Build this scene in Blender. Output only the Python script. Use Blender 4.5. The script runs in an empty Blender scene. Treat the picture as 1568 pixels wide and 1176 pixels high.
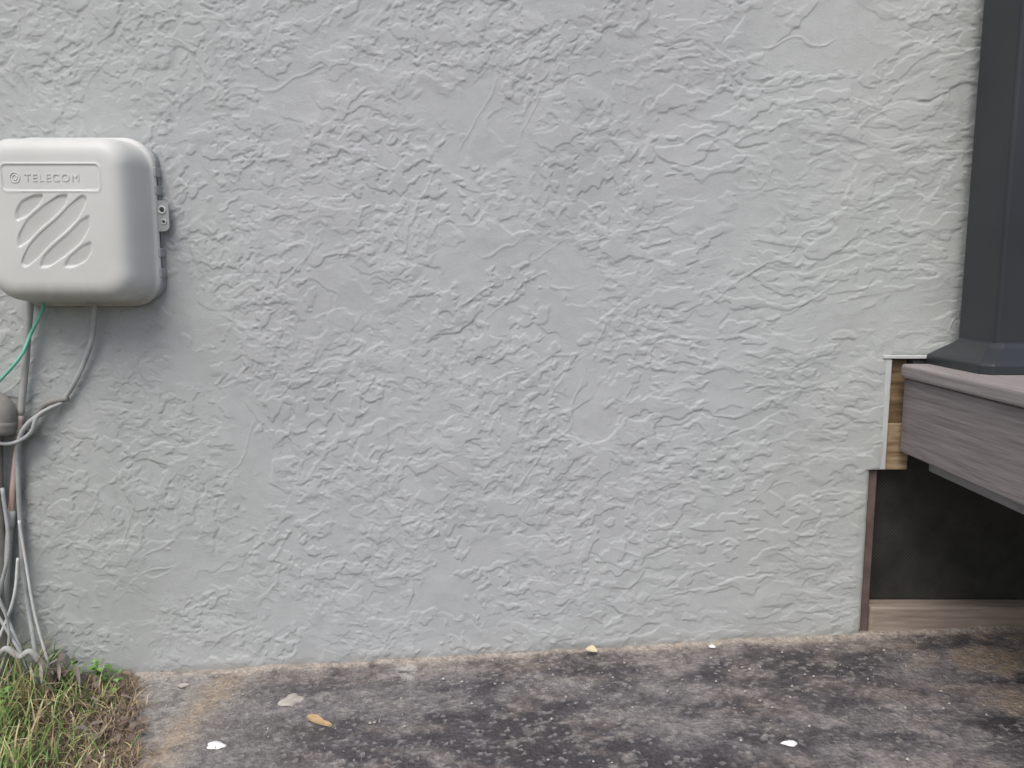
import bpy, math, random
import numpy as np
from mathutils import Vector
random.seed(7); rng=np.random.RandomState(11)
S=bpy.context.scene; C=S.collection

# ------------------------------------------------------------ noise
def perlin(x,y,seed):
    r=np.random.RandomState(seed)
    perm=r.permutation(512); ang=r.rand(512)*2*np.pi
    gx=np.cos(ang); gy=np.sin(ang)
    xi=np.floor(x).astype(np.int64); yi=np.floor(y).astype(np.int64)
    xf=x-xi; yf=y-yi
    u=xf*xf*xf*(xf*(xf*6-15)+10); v=yf*yf*yf*(yf*(yf*6-15)+10)
    def g(ix,iy,dx,dy):
        h=perm[(perm[ix&511]+iy)&511]
        return gx[h]*dx+gy[h]*dy
    a=g(xi,yi,xf,yf); b=g(xi+1,yi,xf-1,yf); c=g(xi,yi+1,xf,yf-1); d=g(xi+1,yi+1,xf-1,yf-1)
    return ((a*(1-u)+b*u)*(1-v)+(c*(1-u)+d*u)*v)*1.5
def fbm(x,y,seed,octv=4,gain=.5):
    s=0;a=1;f=1;t=0
    for i in range(octv):
        s=s+a*perlin(x*f+i*17.3,y*f-i*9.1,seed+i); t+=a; a*=gain; f*=2.03
    return s/t
def sstep(a,b,x):
    t=np.clip((x-a)/(b-a),0,1); return t*t*(3-2*t)

# ------------------------------------------------------------ materials
def newmat(name):
    m=bpy.data.materials.new(name); m.use_nodes=True
    nt=m.node_tree; b=nt.nodes['Principled BSDF']; return m,nt,b
def noise_mat(name,c1,c2,scale=20,rough=.7,bump=.2,bscale=200,bdist=.001,stretch=(1,1,1),spec=.4,detail=6,metal=0):
    m,nt,b=newmat(name); N=nt.nodes; L=nt.links
    tc=N.new('ShaderNodeTexCoord'); mp=N.new('ShaderNodeMapping'); mp.inputs['Scale'].default_value=stretch
    L.new(tc.outputs['Object'],mp.inputs[0])
    n=N.new('ShaderNodeTexNoise'); n.inputs['Scale'].default_value=scale; n.inputs['Detail'].default_value=detail
    L.new(mp.outputs[0],n.inputs['Vector'])
    r=N.new('ShaderNodeValToRGB'); r.color_ramp.elements[0].position=.3; r.color_ramp.elements[1].position=.7
    r.color_ramp.elements[0].color=(*c1,1); r.color_ramp.elements[1].color=(*c2,1)
    L.new(n.outputs[0],r.inputs[0]); L.new(r.outputs[0],b.inputs['Base Color'])
    b.inputs['Roughness'].default_value=rough; b.inputs['Specular IOR Level'].default_value=spec; b.inputs['Metallic'].default_value=metal
    n2=N.new('ShaderNodeTexNoise'); n2.inputs['Scale'].default_value=bscale; L.new(mp.outputs[0],n2.inputs['Vector'])
    bp=N.new('ShaderNodeBump'); bp.inputs['Strength'].default_value=bump; bp.inputs['Distance'].default_value=bdist
    L.new(n2.outputs[0],bp.inputs['Height']); L.new(bp.outputs[0],b.inputs['Normal'])
    return m

# ------------------------------------------------------------ mesh helpers
def empty(name,loc=(0,0,0)):
    e=bpy.data.objects.new(name,None); e.location=loc; C.objects.link(e); e.empty_display_size=.1; return e
def mesh_obj(name,v,f,mat=None,smooth=False,parent=None):
    me=bpy.data.meshes.new(name); me.from_pydata([tuple(p) for p in v],[],f); me.update()
    if smooth: me.polygons.foreach_set('use_smooth',[True]*len(me.polygons))
    o=bpy.data.objects.new(name,me); C.objects.link(o)
    if mat: me.materials.append(mat)
    if parent: o.parent=parent
    return o
def fast_mesh(name,V,F,mat,smooth=True,cols=None,parent=None):
    me=bpy.data.meshes.new(name); nF=len(F)
    me.vertices.add(len(V)); me.vertices.foreach_set('co',np.asarray(V,dtype=np.float32).ravel())
    k=F.shape[1]
    me.loops.add(nF*k); me.loops.foreach_set('vertex_index',F.astype(np.int32).ravel())
    me.polygons.add(nF); me.polygons.foreach_set('loop_start',np.arange(0,nF*k,k,dtype=np.int32))
    me.polygons.foreach_set('loop_total',np.full(nF,k,dtype=np.int32))
    me.update(calc_edges=True)
    me.polygons.foreach_set('use_smooth',np.full(nF,smooth))
    if cols is not None:
        a=me.color_attributes.new('Col','FLOAT_COLOR','POINT')
        a.data.foreach_set('color',np.hstack([cols,np.ones((len(cols),1))]).astype(np.float32).ravel())
    me.materials.append(mat)
    o=bpy.data.objects.new(name,me); C.objects.link(o)
    if parent: o.parent=parent
    return o
def box(name,lo,hi,mat,parent=None,bev=.002):
    x0,y0,z0=lo;x1,y1,z1=hi
    v=[(x0,y0,z0),(x1,y0,z0),(x1,y1,z0),(x0,y1,z0),(x0,y0,z1),(x1,y0,z1),(x1,y1,z1),(x0,y1,z1)]
    f=[(0,3,2,1),(4,5,6,7),(0,1,5,4),(1,2,6,5),(2,3,7,6),(3,0,4,7)]
    o=mesh_obj(name,v,f,mat,parent=parent)
    if bev:
        b=o.modifiers.new('b','BEVEL'); b.width=bev; b.segments=3; b.limit_method='ANGLE'
    return o
def smooth_path(P,n=10):
    P=[Vector(p) for p in P]; Q=[P[0]*2-P[1]]+P+[P[-1]*2-P[-2]]; out=[]
    for i in range(1,len(Q)-2):
        a,b,c,d=Q[i-1:i+3]
        for k in range(n):
            t=k/n
            out.append(.5*((2*b)+(c-a)*t+(2*a-5*b+4*c-d)*t*t+(3*b-a-3*c+d)*t**3))
    out.append(P[-1]); return out
def tube(name,P,r,mat,parent=None,sides=14,n=10):
    pts=smooth_path(P,n); V=[];F=[]
    up=Vector((0,1,0))
    for i,p in enumerate(pts):
        t=(pts[min(i+1,len(pts)-1)]-pts[max(i-1,0)]).normalized()
        a=t.cross(up)
        if a.length<1e-3: a=t.cross(Vector((0,0,1)))
        a.normalize(); b=t.cross(a)
        for k in range(sides):
            th=2*math.pi*k/sides; V.append(p+(a*math.cos(th)+b*math.sin(th))*r)
    m=len(pts)
    for i in range(m-1):
        for k in range(sides):
            k2=(k+1)%sides; F.append((i*sides+k,i*sides+k2,(i+1)*sides+k2,(i+1)*sides+k))
    F.append(tuple(range(sides))[::-1]); F.append(tuple((m-1)*sides+k for k in range(sides)))
    return mesh_obj(name,V,F,mat,True,parent)
def gz(x): return .122*np.tanh(np.asarray(x,dtype=float)/2.0)

# ------------------------------------------------------------ stucco wall
m,nt,b=newmat('painted_stucco'); N=nt.nodes; L=nt.links
tc=N.new('ShaderNodeTexCoord')
n1=N.new('ShaderNodeTexNoise'); n1.inputs['Scale'].default_value=2.2; n1.inputs['Detail'].default_value=4
n2=N.new('ShaderNodeTexNoise'); n2.inputs['Scale'].default_value=420; n2.inputs['Detail'].default_value=3
n3=N.new('ShaderNodeTexNoise'); n3.inputs['Scale'].default_value=1100; n3.inputs['Detail'].default_value=2
for n in (n1,n2,n3): L.new(tc.outputs['Object'],n.inputs['Vector'])
r=N.new('ShaderNodeValToRGB'); r.color_ramp.elements[0].position=.35; r.color_ramp.elements[1].position=.68
r.color_ramp.elements[0].color=(.437,.464,.468,1); r.color_ramp.elements[1].color=(.460,.480,.494,1)
L.new(n1.outputs[0],r.inputs[0])
at=N.new('ShaderNodeAttribute'); at.attribute_name='Col'
mx=N.new('ShaderNodeMix'); mx.data_type='RGBA'; mx.blend_type='MULTIPLY'; mx.inputs[0].default_value=1
L.new(r.outputs[0],mx.inputs[6]); L.new(at.outputs['Color'],mx.inputs[7]); L.new(mx.outputs[2],b.inputs['Base Color'])
b.inputs['Roughness'].default_value=.65; b.inputs['Specular IOR Level'].default_value=.25
ad=N.new('ShaderNodeMath'); ad.operation='ADD'; L.new(n2.outputs[0],ad.inputs[0]); L.new(n3.outputs[0],ad.inputs[1])
bp=N.new('ShaderNodeBump'); bp.inputs['Strength'].default_value=.6; bp.inputs['Distance'].default_value=.0009
L.new(ad.outputs[0],bp.inputs['Height']); L.new(bp.outputs[0],b.inputs['Normal'])
M_stucco=m

def stucco_h(X,Z):
    kx=sstep(.25,.75,X)
    qx=np.where(X>.25,.25+(X-.25)*.6,X)   # strokes lie flatter towards the corner
    w1=fbm(X*7,Z*7,31,3); w2=fbm(X*7,Z*7,41,3)
    w3=fbm(X*70,Z*70,51,2); w4=fbm(X*70,Z*70,61,2)
    px=qx+.02*w1+.0018*w3; pz=Z+.02*w2+.0018*w4
    c,s=math.cos(.5),math.sin(.5)
    rx=(px*c+pz*s); rz=(-px*s+pz*c)
    def torn(nz,w):
        f=nz-np.floor(nz); return np.minimum(f/(1-w),(1-f)/w)
    # big feathered trowel passes, each with one torn edge
    A=torn(fbm(rx*5,rz*7,3,4,.42)*2.0+5.2,.03)
    mA=sstep(-.05,.25,fbm(X*6,Z*6,71,3))
    A2=torn(fbm(px*9+4,pz*12,13,4,.42)*1.7+5.1,.045)
    mA2=sstep(-.05,.25,fbm(X*8+3,Z*8,81,3))
    # flat-topped flakes knocked down by the trowel, in clusters, smooth wall between
    clus=fbm(rx*6+9,rz*8,91,4,.6)
    mB=sstep(-.04,.07,clus)
    nB=fbm(rx*30,rz*38,5,3,.5)
    Bp=sstep(.02,.075,nB)
    nB2=fbm(px*58+3,pz*66,205,2,.45)
    mB2=sstep(.02,.16,fbm(rx*7+2,rz*8,97,4,.6))
    B2=sstep(.06,.18,nB2)
    nD=fbm(px*17+7,pz*23,25,5,.5)
    mD=sstep(-.10,.12,fbm(X*6-5,Z*5,95,3))
    D=sstep(.06,.095,nD)+.7*sstep(-.20,-.165,nD)
    nR=fbm(rx*2.4+1,-rz*3.6+px*2,7,4,.45); R=np.exp(-(nR/.009)**2)*sstep(0,.3,fbm(X*5,Z*5+8,17,2))
    nQ=fbm(px*2.1+4,pz*3.0-px*1.6,9,3,.4); Q=np.exp(-(nQ/.006)**2)*sstep(.05,.3,fbm(X*6,Z*6+3,19,2))
    und=fbm(X*3,Z*3,101,3)+.22*fbm(X*14,Z*14,103,3)
    fine=fbm(X*150,Z*150,111,2)
    # the last light trowel pass flattens everything above a local level
    h=.0014*A*mA+.0009*A2*mA2+(.00125*Bp*mB+.0007*B2*mB2)*(1-.25*kx)+.0010*D*mD*(1-.35*mB)+.0010*R+.0009*Q
    cap=.0024+.0004*fbm(X*20,Z*20,401,2)
    h=np.where(h>cap,cap+(h-cap)*.35,h)
    return .0030+h*1.08+.0030*und+.00014*fine

xs=np.concatenate([np.arange(-4,-1.02,.03),np.arange(-1.02,.90,.0017),np.arange(.90,3.2,.02)])
zs=np.concatenate([np.arange(-.18,-.08,.01),np.arange(-.08,1.19,.0017),np.arange(1.19,2.8,.03)])
ix=lambda v:int(np.argmin(abs(xs-v))); iz=lambda v:int(np.argmin(abs(zs-v)))
a0,a1=ix(.650),ix(.676); z0,z1=iz(.356),iz(.564)
xs[a0]=.650; xs[a1]=.676; zs[z0]=.356; zs[z1]=.564
X,Z=np.meshgrid(xs,zs)
H=stucco_h(X,Z)
edge=np.full(X.shape,1.0)
edge=np.where(Z<=.356,np.minimum(edge,.650-X),edge)
edge=np.where((Z>.356)&(Z<=.564),np.minimum(edge,.676-X),edge)
edge=np.where((Z>.564)&(X>.676),np.minimum(edge,Z-.564),edge)
ed=np.clip(edge,0,1)
H=H*(.45+.55*sstep(0,.02,ed))-.003*(1-np.clip(ed/.006,0,1))**2+.0012*(1-sstep(.006,.03,ed))
hb=Z-gz(X)
H=H-.003*(1-sstep(.0,.02,hb+.012*fbm(X*14,Z*0+3,201,3)))
V=np.stack([X,-H,Z],-1).reshape(-1,3)
nx=len(xs); nz=len(zs)
I=np.arange(nx*nz).reshape(nz,nx)
Fq=np.stack([I[:-1,:-1],I[:-1,1:],I[1:,1:],I[1:,:-1]],-1)
keep=np.ones((nz-1,nx-1),bool)
keep[:z0,a0:]=False; keep[z0:z1,a1:]=False
F=Fq[keep]
col=np.ones(X.shape+(3,))
dirt=(1-sstep(.0,.04,hb+.03*fbm(X*12,Z*12,211,4)))*.3
foot=(1-sstep(.002,.009,hb+.012*fbm(X*40,Z*40,215,3)))*.5
for i,cc in enumerate((.92,.90,.86)): col[...,i]*=1-dirt*(1-cc)
for i,cc in enumerate((.98,.86,.72)): col[...,i]*=1-foot*(1-cc)
g=1-.06*sstep(.0,.4,fbm(X*2.5,Z*2.5,221,4))+.03*fbm(X*9,Z*9,225,4)+.05*fbm(X*60,Z*60,227,3); col*=g[...,None]
tint_vignette=sstep(.2,.75,X)[...,None]*np.array([.035,.045,.0])+sstep(.3,.9,-X)[...,None]*np.array([-.02,-.015,-.04])
tint_vignette=tint_vignette-(sstep(.1,.9,-X)*sstep(.75,.2,Z))[...,None]*np.array([.06,.055,.06])  # vignetting painted into the wall colour, darkest at lower left
col+=tint_vignette
cols=col.reshape(-1,3)
line=[(j,a0) for j in range(0,z0+1)]+[(z0,i) for i in range(a0+1,a1+1)]+[(j,a1) for j in range(z0+1,z1+1)]+[(z1,i) for i in range(a1+1,nx)]
idx=np.array([I[j,i] for j,i in line])
P=V[idx]; Pb=P.copy(); Pb[:,1]=.10
n0=len(V); V=np.vstack([V,P,Pb]); cols=np.vstack([cols,cols[idx],cols[idx]])
k=np.arange(len(idx)-1)
F=np.vstack([F,np.stack([n0+k,n0+len(idx)+k,n0+len(idx)+k+1,n0+k+1],-1)])
wall=fast_mesh('stucco_wall',V,F,M_stucco,True,cols)
M_bead=noise_mat('trim_paint',(.47,.50,.50),(.57,.59,.59),30,.5)
box('stucco_bead',(.660,-.0065,.559),(.775,.004,.5655),M_bead,wall,.0015)
box('corner_bead',(.667,-.0042,.357),(.6772,.004,.558),M_bead,wall,.0015)

# ------------------------------------------------------------ ground + pavement
M_soil=noise_mat('soil',(.06,.048,.034),(.12,.10,.06),12,.95,.8,60,.01)
gx=np.concatenate([[-80,-40,-20,-10,-6],np.arange(-4,4.01,.1),[6,10,20,40,80]])
gy=np.concatenate([[-80,-40,-20,-10,-6],np.arange(-4,1.01,.1)])
GX,GY=np.meshgrid(gx,gy)
GZ=gz(GX)-.006
GV=np.stack([GX,GY,GZ],-1).reshape(-1,3)
I=np.arange(GX.size).reshape(GX.shape)
fast_mesh('ground',GV,np.stack([I[:-1,:-1],I[:-1,1:],I[1:,1:],I[1:,:-1]],-1).reshape(-1,4),M_soil)

m,nt,b=newmat('stained_asphalt'); N=nt.nodes; L=nt.links
tc=N.new('ShaderNodeTexCoord'); at=N.new('ShaderNodeAttribute'); at.attribute_name='Col'
v1=N.new('ShaderNodeTexVoronoi'); v1.inputs['Scale'].default_value=150
v2=N.new('ShaderNodeTexNoise'); v2.inputs['Scale'].default_value=300; v2.inputs['Detail'].default_value=5
v3=N.new('ShaderNodeTexNoise'); v3.inputs['Scale'].default_value=75; v3.inputs['Detail'].default_value=9; v3.inputs['Roughness'].default_value=.75
for n in (v1,v2,v3): L.new(tc.outputs['Object'],n.inputs['Vector'])
r1=N.new('ShaderNodeValToRGB'); r1.color_ramp.elements[0].position=.35; r1.color_ramp.elements[1].position=.68
r1.color_ramp.elements[0].color=(.55,.55,.56,1); r1.color_ramp.elements[1].color=(1.55,1.53,1.5,1)
L.new(v3.outputs[0],r1.inputs[0])
mx=N.new('ShaderNodeMix'); mx.data_type='RGBA'; mx.blend_type='MULTIPLY'; mx.inputs[0].default_value=1
L.new(at.outputs['Color'],mx.inputs[6]); L.new(r1.outputs[0],mx.inputs[7])
r2=N.new('ShaderNodeValToRGB'); r2.color_ramp.elements[0].position=.84; r2.color_ramp.elements[1].position=.95
r2.color_ramp.elements[0].color=(0,0,0,1); r2.color_ramp.elements[1].color=(.6,.6,.6,1)
sp=N.new('ShaderNodeSeparateColor'); L.new(v1.outputs['Color'],sp.inputs[0]); L.new(sp.outputs[0],r2.inputs[0])
mx2=N.new('ShaderNodeMix'); mx2.data_type='RGBA'; L.new(r2.outputs[0],mx2.inputs[0]); L.new(mx.outputs[2],mx2.inputs[6])
mx2.inputs[7].default_value=(.29,.275,.27,1)
L.new(mx2.outputs[2],b.inputs['Base Color'])
b.inputs['Roughness'].default_value=.55
bp=N.new('ShaderNodeBump'); bp.inputs['Strength'].default_value=.8; bp.inputs['Distance'].default_value=.003
ad=N.new('ShaderNodeMath'); L.new(v2.outputs[0],ad.inputs[0]); L.new(v1.outputs['Distance'],ad.inputs[1])
L.new(ad.outputs[0],bp.inputs['Height']); L.new(bp.outputs[0],b.inputs['Normal'])
M_pave=m
px=np.concatenate([np.arange(-.80,1.3,.003),np.arange(1.3,3.2,.03)])
py=np.concatenate([np.arange(-3,-.7,.03),np.arange(-.7,.12,.003)])
GX,GY=np.meshgrid(px,py)
lump=fbm(GX*10,GY*10,301,5); med=fbm(GX*40,GY*40,311,3)
fillet=.006*np.exp(-np.clip(-GY-.003,0,1)/.010)*(1+1.0*fbm(GX*12,GY*8,321,3))
GZ=gz(GX)+.0028*lump+.0014*med+fillet
cut=-.715+.115*np.clip(-GY/.23,0,1.4)+.03*fbm(GX*3+GY*14,GY*14,331,4)
GZ=np.where(GX<cut,GZ-.03*np.clip((cut-GX)/.02,0,1),GZ)
dark=np.array([.070,.065,.074]); tan=np.array([.32,.255,.185]); pale=np.array([.33,.32,.305]); brown=np.array([.165,.14,.125])
f1=fbm(GX*4,GY*7,341,5,.6); f2=fbm(GX*9+3,GY*14,351,6,.62); f3=fbm(GX*26,GY*30,361,4,.65)
fL=fbm(GX*2.2+5,GY*5,371,4,.55)
colg=np.ones(GX.shape+(3,))*dark
def mixc(c,t):
    global colg
    colg=colg*(1-t[...,None])+c*t[...,None]
mixc(brown,sstep(-.05,.25,f2+.35*f1)*.55)
mixc(np.array([.20,.19,.195]),sstep(-.05,.22,fL+.3*f2)*.65)
mixc(np.array([.040,.038,.044]),sstep(.03,.22,-fL-.5*f2)*.7)
mixc(np.array([.23,.205,.185]),sstep(-.10,0.0,GY+.08*f2+.03*f3)*.65)
mixc(pale*.88,(1-sstep(-.64,-.33,GX+.25*f2+.06*f3+.15*GY))*.85)
mixc(tan,np.exp(-((GX+.52-.1*GY+.03*f2)/.035)**2)*sstep(-.35,.05,f3+.1)*.8)
mixc(pale*.9,sstep(.16,.30,f3+.5*f2)*.4)
mixc(np.array([.05,.045,.045]),sstep(.16,.32,-f3-.4*f2)*.4)
mixc(brown*1.35,sstep(.55,.85,GX+.25*f1+.1*f2)*sstep(-.25,.2,f2+f1)*.7)
mixc(tan*.95,sstep(.70,.92,GX+.2*f2)*sstep(-.05,.15,f2+.3*f3)*.85)
mixc(pale*1.4,np.exp(-(((GX+.19)/.022)**2+((GY+.035)/.035)**2))*sstep(-.3,.1,f3)*.95)
mixc(np.array([.37,.33,.285]),sstep(-.024,-.008,GY+.020*f2+.006*f3)*.8)
I=np.arange(GX.size).reshape(GX.shape)
fast_mesh('pavement',np.stack([GX,GY,GZ],-1).reshape(-1,3),np.stack([I[:-1,:-1],I[:-1,1:],I[1:,1:],I[1:,:-1]],-1).reshape(-1,4),M_pave,True,colg.reshape(-1,3))

def pebble(name,x,y,rx,ry,h,mat,seed,rot=0,top=None):
    V=[];F=[];n=22;rings=5; r=np.random.RandomState(seed); rad=1+.30*np.convolve(np.tile(r.randn(n),3),[.25,.5,.25],'same')[n:2*n]
    z=float(gz(x))+(0.001 if top is None else top)
    for k in range(rings):
        t=k/(rings-1)*math.pi/2
        for i in range(n):
            th=2*math.pi*i/n; a=rad[i]*math.cos(t*.93)
            lx=rx*a*math.cos(th); ly=ry*a*math.sin(th)
            V.append((x+lx*math.cos(rot)-ly*math.sin(rot),y+lx*math.sin(rot)+ly*math.cos(rot),z+h*math.sin(t)))
    for k in range(rings-1):
        for i in range(n):
            j=(i+1)%n; F.append((k*n+i,k*n+j,(k+1)*n+j,(k+1)*n+i))
    F.append(tuple((rings-1)*n+i for i in range(n)))
    return mesh_obj(name,V,F,mat,True)
M_white=noise_mat('chalk_white',(.8,.8,.8),(.9,.9,.9),80,.5)
M_stone=noise_mat('pale_stone',(.33,.31,.28),(.50,.48,.44),70,.85,.6,300,.002)
M_wchip=noise_mat('wood_chip_mat',(.42,.29,.15),(.6,.45,.27),60,.8,.6,200,.001,(1,6,1))
M_leaf=noise_mat('dry_leaf',(.50,.46,.28),(.66,.62,.42),60,.7)
pebble('white_pebble',-.466,-.248,.014,.011,.004,M_white,1)
pebble('white_pebble',.408,-.326,.011,.007,.004,M_white,2)
pebble('flat_stone',-.381,-.121,.017,.024,.0025,M_stone,3)
pebble('small_stone',-.60,-.05,.010,.006,.004,M_stone,5)
pebble('small_stone',.37,-.022,.005,.004,.004,M_white,6,top=.004)
cx,cy=-.312,-.2; zc=float(gz(cx))+.002
prof=[(-.027,-.004),(-.024,.005),(-.012,.007),(.004,.004),(.012,.0045),(.024,.002),(.021,-.001),(.010,-.0035),(-.008,-.006),(-.02,-.007)]
V=[];a=-.55
for zz in (0,.004):
    for (qx_,qy_) in prof: V.append((cx+qx_*math.cos(a)-qy_*math.sin(a),cy+qx_*math.sin(a)+qy_*math.cos(a),zc+zz+(.002 if qx_<-.01 else 0)))
n=len(prof); F=[tuple(range(n))[::-1],tuple(range(n,2*n))]+[(i,(i+1)%n,n+(i+1)%n,n+i) for i in range(n)]
mesh_obj('wood_chip',V,F,M_wchip)
def leaf(name,x,y,z,L_,W_,rot,tilt,mat):
    V=[];F=[];n=8
    for i in range(n+1):
        t=i/n; w=W_*math.sin(math.pi*min(1,t*.93+.03))**.8
        for j in (-1,-.5,0,.5,1):
            lx=(t-.5)*L_; ly=j*w; lz=.25*L_*math.sin(t*3)*.4+abs(j)*w*.5
            ly2=ly*math.cos(tilt)-lz*math.sin(tilt); lz2=ly*math.sin(tilt)+lz*math.cos(tilt)
            V.append((x+lx*math.cos(rot)-ly2*math.sin(rot),y+lx*math.sin(rot)+ly2*math.cos(rot),z+lz2))
    for i in range(n):
        for j in range(4): F.append((i*5+j,i*5+j+1,(i+1)*5+j+1,(i+1)*5+j))
    return mesh_obj(name,V,F,mat,True)
leaf('fallen_leaf',.147,-.022,float(gz(.147))+.011,.022,.007,-.5,.5,M_leaf)

V=[];F=[]
for i in range(420):
    x=random.uniform(-.65,1.2); y=-abs(random.gauss(0,.16))-.012; s=random.choice([.0009,.0012,.0016,.0028])
    z=float(gz(x))+.002
    b0=len(V)
    for d in [(1,0,0),(0,1,0),(-1,0,0),(0,-1,0),(0,0,1)]:
        V.append((x+d[0]*s*random.uniform(.6,1.3),y+d[1]*s*random.uniform(.6,1.3),z+d[2]*s))
    for q in [(0,1,4),(1,2,4),(2,3,4),(3,0,4)]: F.append(tuple(b0+k for k in q))
mesh_obj('loose_grit',V,F,M_stone)

# ------------------------------------------------------------ utility box
ub=empty('utility_box',(-.736,0,.795))
m,nt,b=newmat('box_plastic'); N=nt.nodes; L=nt.links
tc=N.new('ShaderNodeTexCoord'); n=N.new('ShaderNodeTexNoise'); n.inputs['Scale'].default_value=9; n.inputs['Detail'].default_value=6
L.new(tc.outputs['Object'],n.inputs['Vector'])
r=N.new('ShaderNodeValToRGB'); r.color_ramp.elements[0].position=.3; r.color_ramp.elements[1].position=.7
r.color_ramp.elements[0].color=(.56,.58,.56,1); r.color_ramp.elements[1].color=(.63,.645,.625,1)
L.new(n.outputs[0],r.inputs[0])
# rain grime: darker streaks low on the lid and in crevices
sx=N.new('ShaderNodeSeparateXYZ'); L.new(tc.outputs['Object'],sx.inputs[0])
mr=N.new('ShaderNodeMapRange'); mr.inputs[1].default_value=-.095; mr.inputs[2].default_value=-.14; mr.inputs[3].default_value=0; mr.inputs[4].default_value=1; L.new(sx.outputs['Z'],mr.inputs[0])
mpp=N.new('ShaderNodeMapping'); mpp.inputs['Scale'].default_value=(70,70,10); L.new(tc.outputs['Object'],mpp.inputs[0])
ng=N.new('ShaderNodeTexNoise'); ng.inputs['Scale'].default_value=1.0; ng.inputs['Detail'].default_value=5; L.new(mpp.outputs[0],ng.inputs['Vector'])
mu=N.new('ShaderNodeMath'); mu.operation='MULTIPLY'; L.new(mr.outputs[0],mu.inputs[0]); L.new(ng.outputs[0],mu.inputs[1])
mg=N.new('ShaderNodeMix'); mg.data_type='RGBA'; L.new(mu.outputs[0],mg.inputs[0]); L.new(r.outputs[0],mg.inputs[6]); mg.inputs[7].default_value=(.33,.33,.29,1)
L.new(mg.outputs[2],b.inputs['Base Color']); b.inputs['Roughness'].default_value=.42; b.inputs['Specular IOR Level'].default_value=.4
n2=N.new('ShaderNodeTexNoise'); n2.inputs['Scale'].default_value=900; L.new(tc.outputs['Object'],n2.inputs['Vector'])
bp=N.new('ShaderNodeBump'); bp.inputs['Strength'].default_value=.25; bp.inputs['Distance'].default_value=.0004
L.new(n2.outputs[0],bp.inputs['Height']); L.new(bp.outputs[0],b.inputs['Normal'])
M_box=m
M_boxd=noise_mat('box_base_plastic',(.33,.35,.35),(.39,.41,.41),10,.5)
def rrect(hw,hh,r,ns=60,nc=40):
    P=[]
    cs=[(hw-r,hh-r,0),(-(hw-r),hh-r,90),(-(hw-r),-(hh-r),180),(hw-r,-(hh-r),270)]
    for i,(cx,cz,a0) in enumerate(cs):
        for k in range(nc):
            a=math.radians(a0+90*k/(nc-1)); P.append((cx+r*math.cos(a),cz+r*math.sin(a)))
        nxp=cs[(i+1)%4]; a=math.radians(a0+90); p=P[-1]; q=(nxp[0]+r*math.cos(a),nxp[1]+r*math.sin(a))
        for k in range(1,ns): P.append((p[0]+(q[0]-p[0])*k/ns,p[1]+(q[1]-p[1])*k/ns))
    return np.array(P)
hw,hh=.127,.1395
prof=[(.004,-.012),(.0,-.013),(-.002,-.016),(-.002,-.026),(.000,-.029),(.003,-.030),(.0045,-.033),(.0055,-.045),(.0065,-.06),(.0075,-.072),(.0088,-.081),(.0108,-.089),(.0138,-.0960),(.0178,-.1015),(.0225,-.1050),(.0275,-.1072),(.033,-.1084),(.039,-.109)]
rings=[]
for d,y in prof:
    R=rrect(hw-d,hh-d,max(.05-d*.75,.012)); rings.append(np.column_stack([R[:,0],np.full(len(R),y),R[:,1]]))
last=rings[-1]
K=95
for k in range(1,K):
    s=1-k/K; R=last.copy(); R[:,0]*=s; R[:,2]*=s; R[:,1]=-.109-.0015*(1-s*s); rings.append(R)
LV=np.vstack(rings)
def sdrr(x,z,cx,cz,hx,hz,r):
    qx=abs(x-cx)-hx+r; qz=abs(z-cz)-hz+r
    return np.minimum(np.maximum(qx,qz),0)+np.hypot(np.maximum(qx,0),np.maximum(qz,0))-r
x=LV[:,0]; z=LV[:,2]; front=LV[:,1]<-.1
d=sdrr(x,z,-.001,.0655,.077,.0195,.006)
det=.0009*sstep(.0015,-.0005,d) -.0009*np.exp(-((d-.002)/.0016)**2)
dv=sdrr(x,z,-.002,-.019,.062,.060,.016)
s_=(z+.019)*.80-(x+.002)*.60-6.0*((x+.002)*.8+(z+.019)*.6)*abs((x+.002)*.8+(z+.019)*.6)*.35
q=(s_/.0285)+.5; fr=q-np.floor(q)
mask=sstep(.0,-.007,dv)
wid=.80*np.sqrt(np.clip(-dv/.02,0,1))
cc=abs(fr-.5)*2
scoop=sstep(wid+.12,wid-.10,cc)*(1.25-fr)
det+=.0040*scoop*mask
LV[:,1]+=np.where(front,det,0)
n=len(last); m_=len(rings)
i=np.arange(m_-1)[:,None]*n; j=np.arange(n)[None,:]; j2=(j+1)%n
LF=np.stack([i+j,i+n+j,i+n+j2,i+j2],-1).reshape(-1,4)
lid=fast_mesh('lid',LV,LF,M_box,True,None,ub)
cap=mesh_obj('lid_center',[tuple(p) for p in LV[-n:]],[tuple(range(n))],M_box,True,ub)
R0=rrect(.124,.131,.03,10,10); V=[];F=[];nn=len(R0)
for y_,g_ in ((.001,1),(-.02,1),(-.022,.97)):
    for p in R0: V.append((p[0]*g_+.005,y_,p[1]*g_))
for k in range(2):
    for i_ in range(nn): F.append((k*nn+i_,(k+1)*nn+i_,(k+1)*nn+(i_+1)%nn,k*nn+(i_+1)%nn))
F.append(tuple(2*nn+i_ for i_ in range(nn)))
mesh_obj('base_tray',V,F,M_boxd,False,ub)
for k,zz in enumerate((-.085,-.05,.055,.085)):
    box('hinge_rib_%d'%(k+1),(.124,-.028,zz-.008),(.1315,-.004,zz+.008),M_boxd,ub,.002)
T=rrect(.012,.024,.008,4,8); V=[];F=[];nn=len(T)
for y_ in (-.014,-.024):
    for p in T: V.append((p[0]+.134,y_,p[1]+.012))
F=[(i_,nn+i_,nn+(i_+1)%nn,(i_+1)%nn) for i_ in range(nn)]+[tuple(nn+i_ for i_ in range(nn))]
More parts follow.
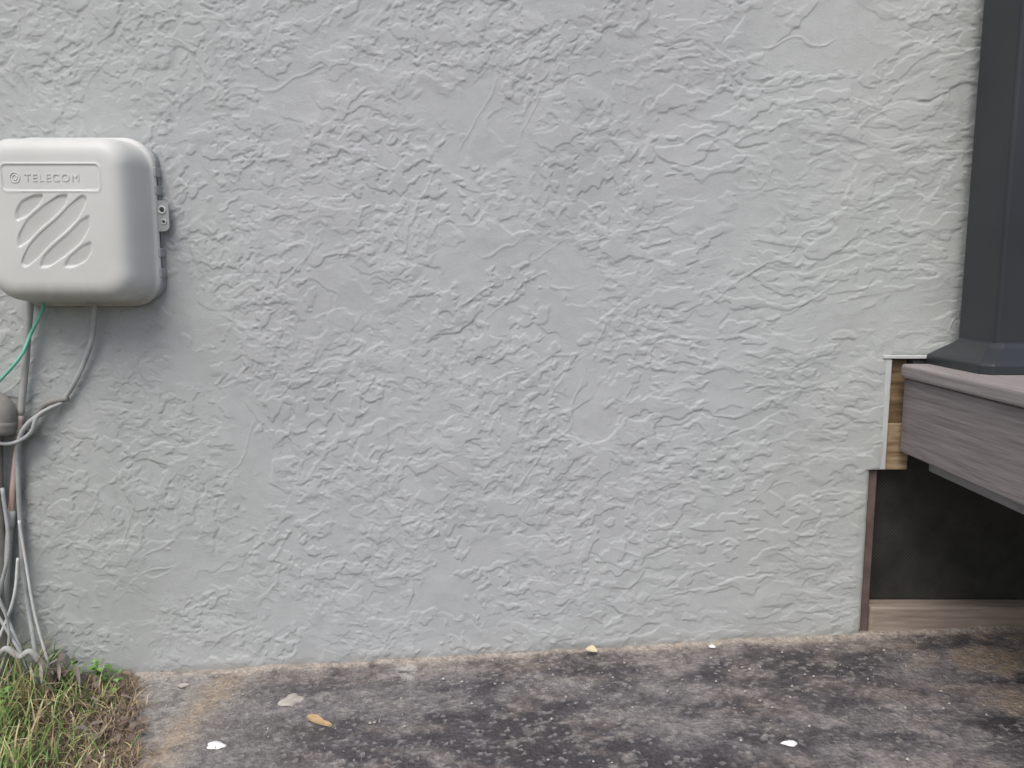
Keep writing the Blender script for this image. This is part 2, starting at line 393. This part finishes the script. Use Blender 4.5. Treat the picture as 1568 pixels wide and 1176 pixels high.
o=mesh_obj('latch_tab',V,F,M_boxd,False,ub); bb=o.modifiers.new('b','BEVEL'); bb.width=.002; bb.segments=2
M_dark=noise_mat('dark_hole',(.03,.03,.03),(.06,.06,.06))
def ring(name,cx,cz,y,R,r_,mat,par):
    V=[];F=[]
    for i_ in range(20):
        a=i_/20*2*math.pi
        for k in range(8):
            b_=k/8*2*math.pi; V.append((cx+(R+r_*math.cos(b_))*math.cos(a),y+r_*math.sin(b_),cz+(R+r_*math.cos(b_))*math.sin(a)))
    for i_ in range(20):
        for k in range(8): F.append((i_*8+k,i_*8+(k+1)%8,((i_+1)%20)*8+(k+1)%8,((i_+1)%20)*8+k))
    return mesh_obj(name,V,F,mat,True,par)
def disc(name,cx,cz,y,R,h,mat,par):
    V=[(cx+R*math.cos(a*math.pi/9),y,cz+R*math.sin(a*math.pi/9)) for a in range(18)]+[(cx+R*.9*math.cos(a*math.pi/9),y-h,cz+R*.9*math.sin(a*math.pi/9)) for a in range(18)]
    F=[(i_,18+i_,18+(i_+1)%18,(i_+1)%18) for i_ in range(18)]+[tuple(range(18,36))]
    return mesh_obj(name,V,F,mat,False,par)
ring('eyelet',.137,.022,-.0245,.0058,.0016,M_box,ub); disc('eyelet_hole',.137,.022,-.0241,.0036,.0006,M_dark,ub)
ring('eyelet_lower',.139,.002,-.0245,.0038,.0012,M_box,ub); disc('tab_screw',.139,.002,-.0242,.0022,.001,M_dark,ub)
cu=bpy.data.curves.new('lettering','FONT'); cu.body='TELECOM'; cu.size=.0175; cu.extrude=.0006; cu.space_character=1.22
o=bpy.data.objects.new('lettering',cu); C.objects.link(o); o.rotation_euler=(math.radians(90),0,0); o.location=(-.043,-.1093,.0592); o.parent=ub
cu.materials.append(M_box)
ring('emblem',-.058,.0655,-.1091,.0080,.0008,M_box,ub)
ring('emblem_inner',-.058,.0655,-.1091,.004,.0007,M_box,ub)

# ------------------------------------------------------------ conduits and cables
M_pipe=noise_mat('grey_pvc',(.33,.34,.325),(.45,.455,.44),14,.55,.2,120,.0006)
M_rust=noise_mat('faded_red_pvc',(.44,.29,.25),(.47,.42,.39),25,.6)
M_cab=noise_mat('cable_grey',(.30,.32,.33),(.45,.47,.47),40,.5)
M_cabw=noise_mat('cable_white',(.5,.51,.50),(.65,.66,.64),40,.5)
M_green=noise_mat('cable_green',(.16,.50,.38),(.22,.60,.47),40,.4)
M_dk=noise_mat('weathered_dark_pvc',(.17,.165,.15),(.30,.29,.27),20,.7,.4,80,.001)
e=empty('conduit_pipe')
tube('upper_pipe',[(-.836,-.024,.665),(-.848,-.022,.60),(-.857,-.018,.555),(-.874,-.018,.46)],.0058,M_pipe,e)
tube('red_pipe',[(-.874,-.018,.46),(-.892,-.018,.36),(-.908,-.018,.27)],.0056,M_rust,e)
tube('lower_pipe',[(-.908,-.018,.27),(-.922,-.02,.17),(-.936,-.022,.05),(-.94,-.024,-.07)],.0062,M_pipe,e)
tube('coupling',[(-.905,-.018,.285),(-.911,-.018,.25)],.0078,M_pipe,e,n=3)
box('strap',(-.905,-.028,.425),(-.845,-.012,.435),M_dk,e,.003)
tube('utility_cable',[(-.722,-.03,.665),(-.726,-.026,.64),(-.737,-.02,.594),(-.765,-.016,.535),(-.803,-.014,.482),(-.85,-.03,.451),(-.872,-.032,.415),(-.886,-.02,.355),(-.893,-.018,.17),(-.878,-.03,.055),(-.86,-.05,-.03)],.0042,M_cab)
tube('utility_cable',[(-.79,-.014,.489),(-.83,-.016,.478),(-.862,-.014,.44),(-.9,-.016,.425),(-.95,-.02,.43),(-1.02,-.02,.45)],.0048,M_dk)
tube('utility_cable',[(-.80,-.014,.482),(-.835,-.03,.462),(-.85,-.034,.43),(-.885,-.036,.412),(-.93,-.04,.42),(-.98,-.04,.44)],.0034,M_cab)
tube('ground_wire',[(-.812,-.03,.665),(-.815,-.028,.645),(-.84,-.024,.606),(-.853,-.036,.568),(-.89,-.032,.53),(-.918,-.026,.508),(-.98,-.02,.465)],.0028,M_green)
e=empty('drain_pipe')
tube('elbow',[(-1.25,-.03,.497),(-1.05,-.03,.497),(-.935,-.03,.493),(-.897,-.03,.470),(-.900,-.03,.435)],.020,M_dk,e,20)
tube('riser',[(-.902,-.022,.45),(-.920,-.022,.40),(-.932,-.022,.2),(-.945,-.022,-.07)],.011,M_dk,e,20)
tube('collar',[(-.8985,-.03,.452),(-.901,-.03,.430)],.0225,M_dk,e,20,3)
fans=[[(-.97,-.03,.24),(-.945,-.035,.17),(-.915,-.04,.09),(-.88,-.05,.0)],[(-.91,-.03,.33),(-.905,-.035,.22),(-.93,-.04,.12),(-.95,-.045,-.02)],[(-.893,-.03,.20),(-.90,-.04,.13),(-.925,-.05,.06),(-.955,-.06,0)],[(-.96,-.04,.15),(-.935,-.045,.11),(-.90,-.05,.05),(-.85,-.07,-.02)],[(-.885,-.03,.27),(-.88,-.03,.2),(-.865,-.04,.10),(-.84,-.05,.0)],[(-.95,-.05,.20),(-.915,-.055,.13),(-.905,-.055,.06),(-.93,-.06,-.02)]]
for k,P in enumerate(fans): tube('utility_cable',P,[.003,.0034,.0026,.003,.0024,.0022][k],[M_cabw,M_cab,M_cabw,M_cab,M_cabw,M_cab][k])
tube('cable_splice',[(-.915,-.07,.035),(-.895,-.078,.05),(-.875,-.075,.034),(-.858,-.07,.04),(-.838,-.06,.0)],.0055,M_pipe)

# ------------------------------------------------------------ grass
m,nt,b=newmat('grass_blades'); at=nt.nodes.new('ShaderNodeAttribute'); at.attribute_name='Col'
nt.links.new(at.outputs['Color'],b.inputs['Base Color']); b.inputs['Roughness'].default_value=.55
M_grass=m
V=[];F=[];Cc=[]
def edge_x(y): return -.715+.115*min(max(-y/.23,0),1.4)
def blade(x,y,Ln,w,col,lean,az,curl):
    b0=len(V); n=6; px_,py_,pz_=x,y,float(gz(x))-.008+.03*max(0,min(1,(-.72-x)/.2))*max(0,1+y/.3); th=lean
    wx,wy=-math.sin(az),math.cos(az)
    tw=random.uniform(-.8,.8)
    for i in range(n+1):
        t=i/n; ww=w*(1-t**1.6)+.0001
        cx_,cy_=wx*math.cos(tw)+math.cos(az)*math.sin(tw),wy*math.cos(tw)+math.sin(az)*math.sin(tw)
        yy=min(py_,-.008)
        V.append((px_-cx_*ww,yy-cy_*ww,pz_)); V.append((px_+cx_*ww,yy+cy_*ww,pz_))
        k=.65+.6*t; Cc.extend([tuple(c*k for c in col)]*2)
        st=Ln/n; px_+=math.sin(th)*math.cos(az)*st; py_+=math.sin(th)*math.sin(az)*st; pz_+=math.cos(th)*st; th+=curl/n
        if pz_<float(gz(px_))+.002: pz_=float(gz(px_))+.002
    for i in range(n): F.append((b0+2*i,b0+2*i+1,b0+2*i+3,b0+2*i+2))
greens=[(.15,.25,.06),(.20,.31,.08),(.10,.18,.045),(.28,.37,.12),(.17,.27,.08)]
drys=[(.54,.46,.26),(.42,.33,.17),(.64,.57,.36),(.32,.24,.14)]
cnt=0
while cnt<7500:
    y=-abs(random.uniform(.01,.75)); x=random.uniform(-1.6,-.5)
    e_=edge_x(y)+.02*math.sin(y*40)+.012*math.sin(y*93)
    if x>e_+.004: continue
    dist=e_-x
    if dist<.07 and random.random()>.25+dist*8: continue
    tall=.022+.092*min(1,dist/.2)
    if y<-.12: tall*=.7
    clump=math.sin(x*31+2)*math.sin(y*27+1)
    pd=.42 if dist>.1 else .7
    col=random.choice(drys) if random.random()<pd-.2*clump else random.choice(greens)
    dry=col in drys
    blade(x,y,tall*random.uniform(.5,1.4),random.uniform(.0008,.0019),col,random.uniform(.0,.7 if not dry else 1.2),random.uniform(0,2*math.pi),random.uniform(.2,1.9))
    cnt+=1
for i in range(4600):
    y=-random.uniform(.012,.7); x=edge_x(y)-abs(random.gauss(0,.09))+.010+.012*math.sin(y*93)
    c=random.choice([(.34,.26,.17),(.24,.18,.12),(.42,.34,.23),(.17,.12,.09),(.20,.15,.12)])
    blade(x,y,random.uniform(.012,.04),.0006,c,random.uniform(.7,1.5),random.uniform(0,6.28),random.uniform(-.8,1.8))
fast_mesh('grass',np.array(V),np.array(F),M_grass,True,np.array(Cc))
V=[];F=[];Cc=[]
def lf(x,y,z,Ln,W,az,pitch,col):
    b0=len(V); n=5
    for i in range(n+1):
        t=i/n; w=W*math.sin(math.pi*(t*.94+.03))
        lx=t*Ln*math.cos(pitch); lz=t*Ln*math.sin(pitch)-.3*Ln*t*t
        for j in (-1,0,1):
            V.append((x+lx*math.cos(az)-j*w*math.sin(az),min(y+lx*math.sin(az)+j*w*math.cos(az),-.008),z+lz+abs(j)*w*.35)); k=random.uniform(.8,1.15); Cc.append(tuple(c*k for c in col))
    for i in range(n):
        for j in range(2): F.append((b0+i*3+j,b0+i*3+j+1,b0+i*3+j+4,b0+i*3+j+3))
for cx_,cy_,nl,base in [(-.752,-.03,10,.01),(-.765,-.045,9,.02),(-.735,-.035,8,0),(-.80,-.05,9,.03),(-.72,-.06,5,0),(-.93,-.1,8,.03),(-.86,-.14,7,.02)]:
    for i in range(nl):
        az=random.uniform(0,6.28); q=random.uniform(.0,.014)
        lf(cx_+q*math.cos(az),cy_+q*math.sin(az),float(gz(cx_))+base+random.uniform(.004,.03),random.uniform(.010,.02),random.uniform(.003,.006),az,random.uniform(-.1,1.0),random.choice([(.14,.28,.06),(.20,.36,.09),(.11,.22,.05)]))
# dried weed clump by the cables
for i in range(46):
    cx_=random.gauss(-.835,.02); cy_=-random.uniform(.03,.08)
    lf(cx_,cy_,float(gz(cx_))+random.uniform(.02,.07),random.uniform(.015,.04),random.uniform(.002,.005),random.uniform(0,6.28),random.uniform(-1.0,1.2),random.choice([(.17,.14,.13),(.26,.21,.18),(.13,.10,.09),(.33,.30,.27)]))
for i in range(90):
    y=-random.uniform(.015,.35); x=edge_x(y)-abs(random.gauss(.02,.07))
    lf(x,y,float(gz(x))+random.uniform(.0,.018),random.uniform(.010,.028),random.uniform(.002,.006),random.uniform(0,6.28),random.uniform(-.2,.9),random.choice([(.16,.12,.10),(.24,.17,.11),(.13,.10,.09),(.22,.19,.17)]))
fast_mesh('weed_plant',np.array(V),np.array(F),M_grass,True,np.array(Cc))

# ------------------------------------------------------------ deck
dk=empty('wooden_deck')
M_comp=noise_mat('composite_board',(.17,.148,.148),(.29,.26,.257),9,.6,.35,14,.002,(12,1,22),detail=8)
M_top=noise_mat('composite_top',(.24,.215,.21),(.33,.305,.30),9,.55,.3,14,.002,(22,1,22),detail=8)
M_pine=noise_mat('pine',(.20,.13,.07),(.48,.38,.24),9,.75,.5,10,.002,(2,2,14),detail=7)
M_pine_d=noise_mat('pine_stained',(.10,.065,.035),(.40,.28,.16),8,.75,.5,10,.002,(2,2,12),detail=7)
M_pine2=noise_mat('pine_weathered',(.23,.18,.145),(.38,.325,.27),7,.8,.5,10,.002,(1.5,10,16),detail=7)
M_brown=noise_mat('brown_trim',(.10,.07,.065),(.18,.13,.125),20,.6,.3,100,.001)
M_joist=noise_mat('grey_joist',(.20,.195,.19),(.28,.27,.265),10,.7,.3,40,.001,(8,1,8))
box('fascia_board',(.700,-1.6,.391),(.722,-.004,.524),M_comp,dk,.003)
box('edge_board',(.690,-1.61,.526),(.830,-.008,.551),M_top,dk,.006)
for k in range(12):
    box('deck_board_%d'%(k+1),(.834+k*.144,-1.61,.526),(.834+k*.144+.140,-.008,.551),M_top,dk,.005)
box('rim_joist',(.7245,-1.6,.368),(.760,-.06,.522),M_joist,dk,.003)
for k in range(4):
    box('joist_%d'%(k+1),(1.15+k*.4,-1.6,.37),(1.19+k*.4,-.06,.52),M_joist,dk,.003)
box('ledger_end',(.6785,.006,.354),(.722,.055,.440),M_pine,dk,.002)
box('plywood_edge',(.6785,.014,.4405),(.712,.055,.556),M_pine_d,dk,.001)
box('ledger',(.7225,.010,.40),(2.6,.055,.555),M_joist,dk,.002)
box('brown_strip',(.652,.004,.02),(.667,.03,.354),M_brown,dk,.002)
box('sill_board',(.6675,-.002,.032),(2.6,.038,.094),M_pine2,dk,.004)
box('support_post',(1.5,-1.5,-.05),(1.59,-1.41,.39),M_pine2,dk,.004)
m,nt,b=newmat('dark_mesh_screen'); N=nt.nodes; L=nt.links
tc=N.new('ShaderNodeTexCoord'); n=N.new('ShaderNodeTexNoise'); n.inputs['Scale'].default_value=14; n.inputs['Detail'].default_value=9; n.inputs['Roughness'].default_value=.7
L.new(tc.outputs['Object'],n.inputs['Vector']); r=N.new('ShaderNodeValToRGB'); r.color_ramp.elements[0].position=.35; r.color_ramp.elements[1].position=.75
r.color_ramp.elements[0].color=(.035,.036,.034,1); r.color_ramp.elements[1].color=(.085,.084,.076,1)
L.new(n.outputs[0],r.inputs[0])
ch=N.new('ShaderNodeTexChecker'); ch.inputs['Scale'].default_value=300; ch.inputs['Color1'].default_value=(1,1,1,1); ch.inputs['Color2'].default_value=(.5,.5,.5,1)
L.new(tc.outputs['Object'],ch.inputs['Vector'])
mx=N.new('ShaderNodeMix'); mx.data_type='RGBA'; mx.blend_type='MULTIPLY'; mx.inputs[0].default_value=1
L.new(r.outputs[0],mx.inputs[6]); L.new(ch.outputs[0],mx.inputs[7]); L.new(mx.outputs[2],b.inputs['Base Color']); b.inputs['Roughness'].default_value=.4
box('crawlspace_panel',(.6675,.0401,.0),(2.6,.05,.3995),m,dk,0)

# ------------------------------------------------------------ post
po=empty('deck_post')
M_post=noise_mat('charcoal_metal',(.023,.027,.032),(.032,.038,.044),6,.38,.1,200,.0005,spec=.45)
box('shaft',(.775,-.138,.552),(.885,-.030,2.5),M_post,po,.006)
def skirt(name,cx,cy,lv,mat,par):
    V=[];F=[]
    for h,z_ in lv:
        c_=.014
        for (sx,sy) in [(h-c_,-h),(h,-h+c_),(h,h-c_),(h-c_,h),(-h+c_,h),(-h,h-c_),(-h,-h+c_),(-h+c_,-h)]: V.append((cx+sx,cy+sy,z_))
    for k in range(len(lv)-1):
        for i_ in range(8): F.append((k*8+i_,k*8+(i_+1)%8,(k+1)*8+(i_+1)%8,(k+1)*8+i_))
    F.append(tuple(len(V)-8+i_ for i_ in range(8)))
    o=mesh_obj(name,V,F,mat,False,par); b_=o.modifiers.new('b','BEVEL'); b_.width=.002; b_.segments=2; return o
skirt('base_trim',.830,-.086,[(.094,.5515),(.094,.566),(.088,.572),(.066,.590),(.060,.597),(.0555,.600)],M_post,po)
box('bottom_rail',(.886,-.10,.64),(2.5,-.07,.68),M_post,po,.003)
for k in range(12): box('baluster_%d'%(k+1),(.99+k*.12,-.094,.68),(1.01+k*.12,-.076,1.5),M_post,po,.002)
box('top_rail',(.886,-.11,1.5),(2.5,-.06,1.55),M_post,po,.005)

# ------------------------------------------------------------ light
w=bpy.data.worlds.new('World'); S.world=w; w.use_nodes=True; nt=w.node_tree
sk=nt.nodes.new('ShaderNodeTexSky'); sk.sky_type='NISHITA'; sk.sun_disc=False
dirv=Vector((-.26,-.76,1.2)).normalized()
sk.sun_elevation=math.asin(dirv.z); sk.sun_rotation=math.atan2(dirv.x,dirv.y)
sk.air_density=1.0; sk.dust_density=5; sk.ozone_density=1.5
nt.links.new(sk.outputs[0],nt.nodes['Background'].inputs[0]); nt.nodes['Background'].inputs[1].default_value=.15
sl=bpy.data.lights.new('sun','SUN'); sl.energy=1.48; sl.angle=math.radians(42); sl.color=(1,.985,.97)
so=bpy.data.objects.new('sun',sl); C.objects.link(so); so.rotation_euler=(-dirv).to_track_quat('-Z','Y').to_euler()

# ------------------------------------------------------------ camera
cd=bpy.data.cameras.new('camera'); cam=bpy.data.objects.new('camera',cd); C.objects.link(cam)
cam.location=(0,-1.4,.70); cam.rotation_euler=(math.radians(90-7.6),0,0)
cd.sensor_width=36; cd.lens=27.7; cd.clip_start=.01; cd.clip_end=500
S.camera=cam
S.view_settings.view_transform='Standard'; S.view_settings.look='None'; S.view_settings.exposure=0
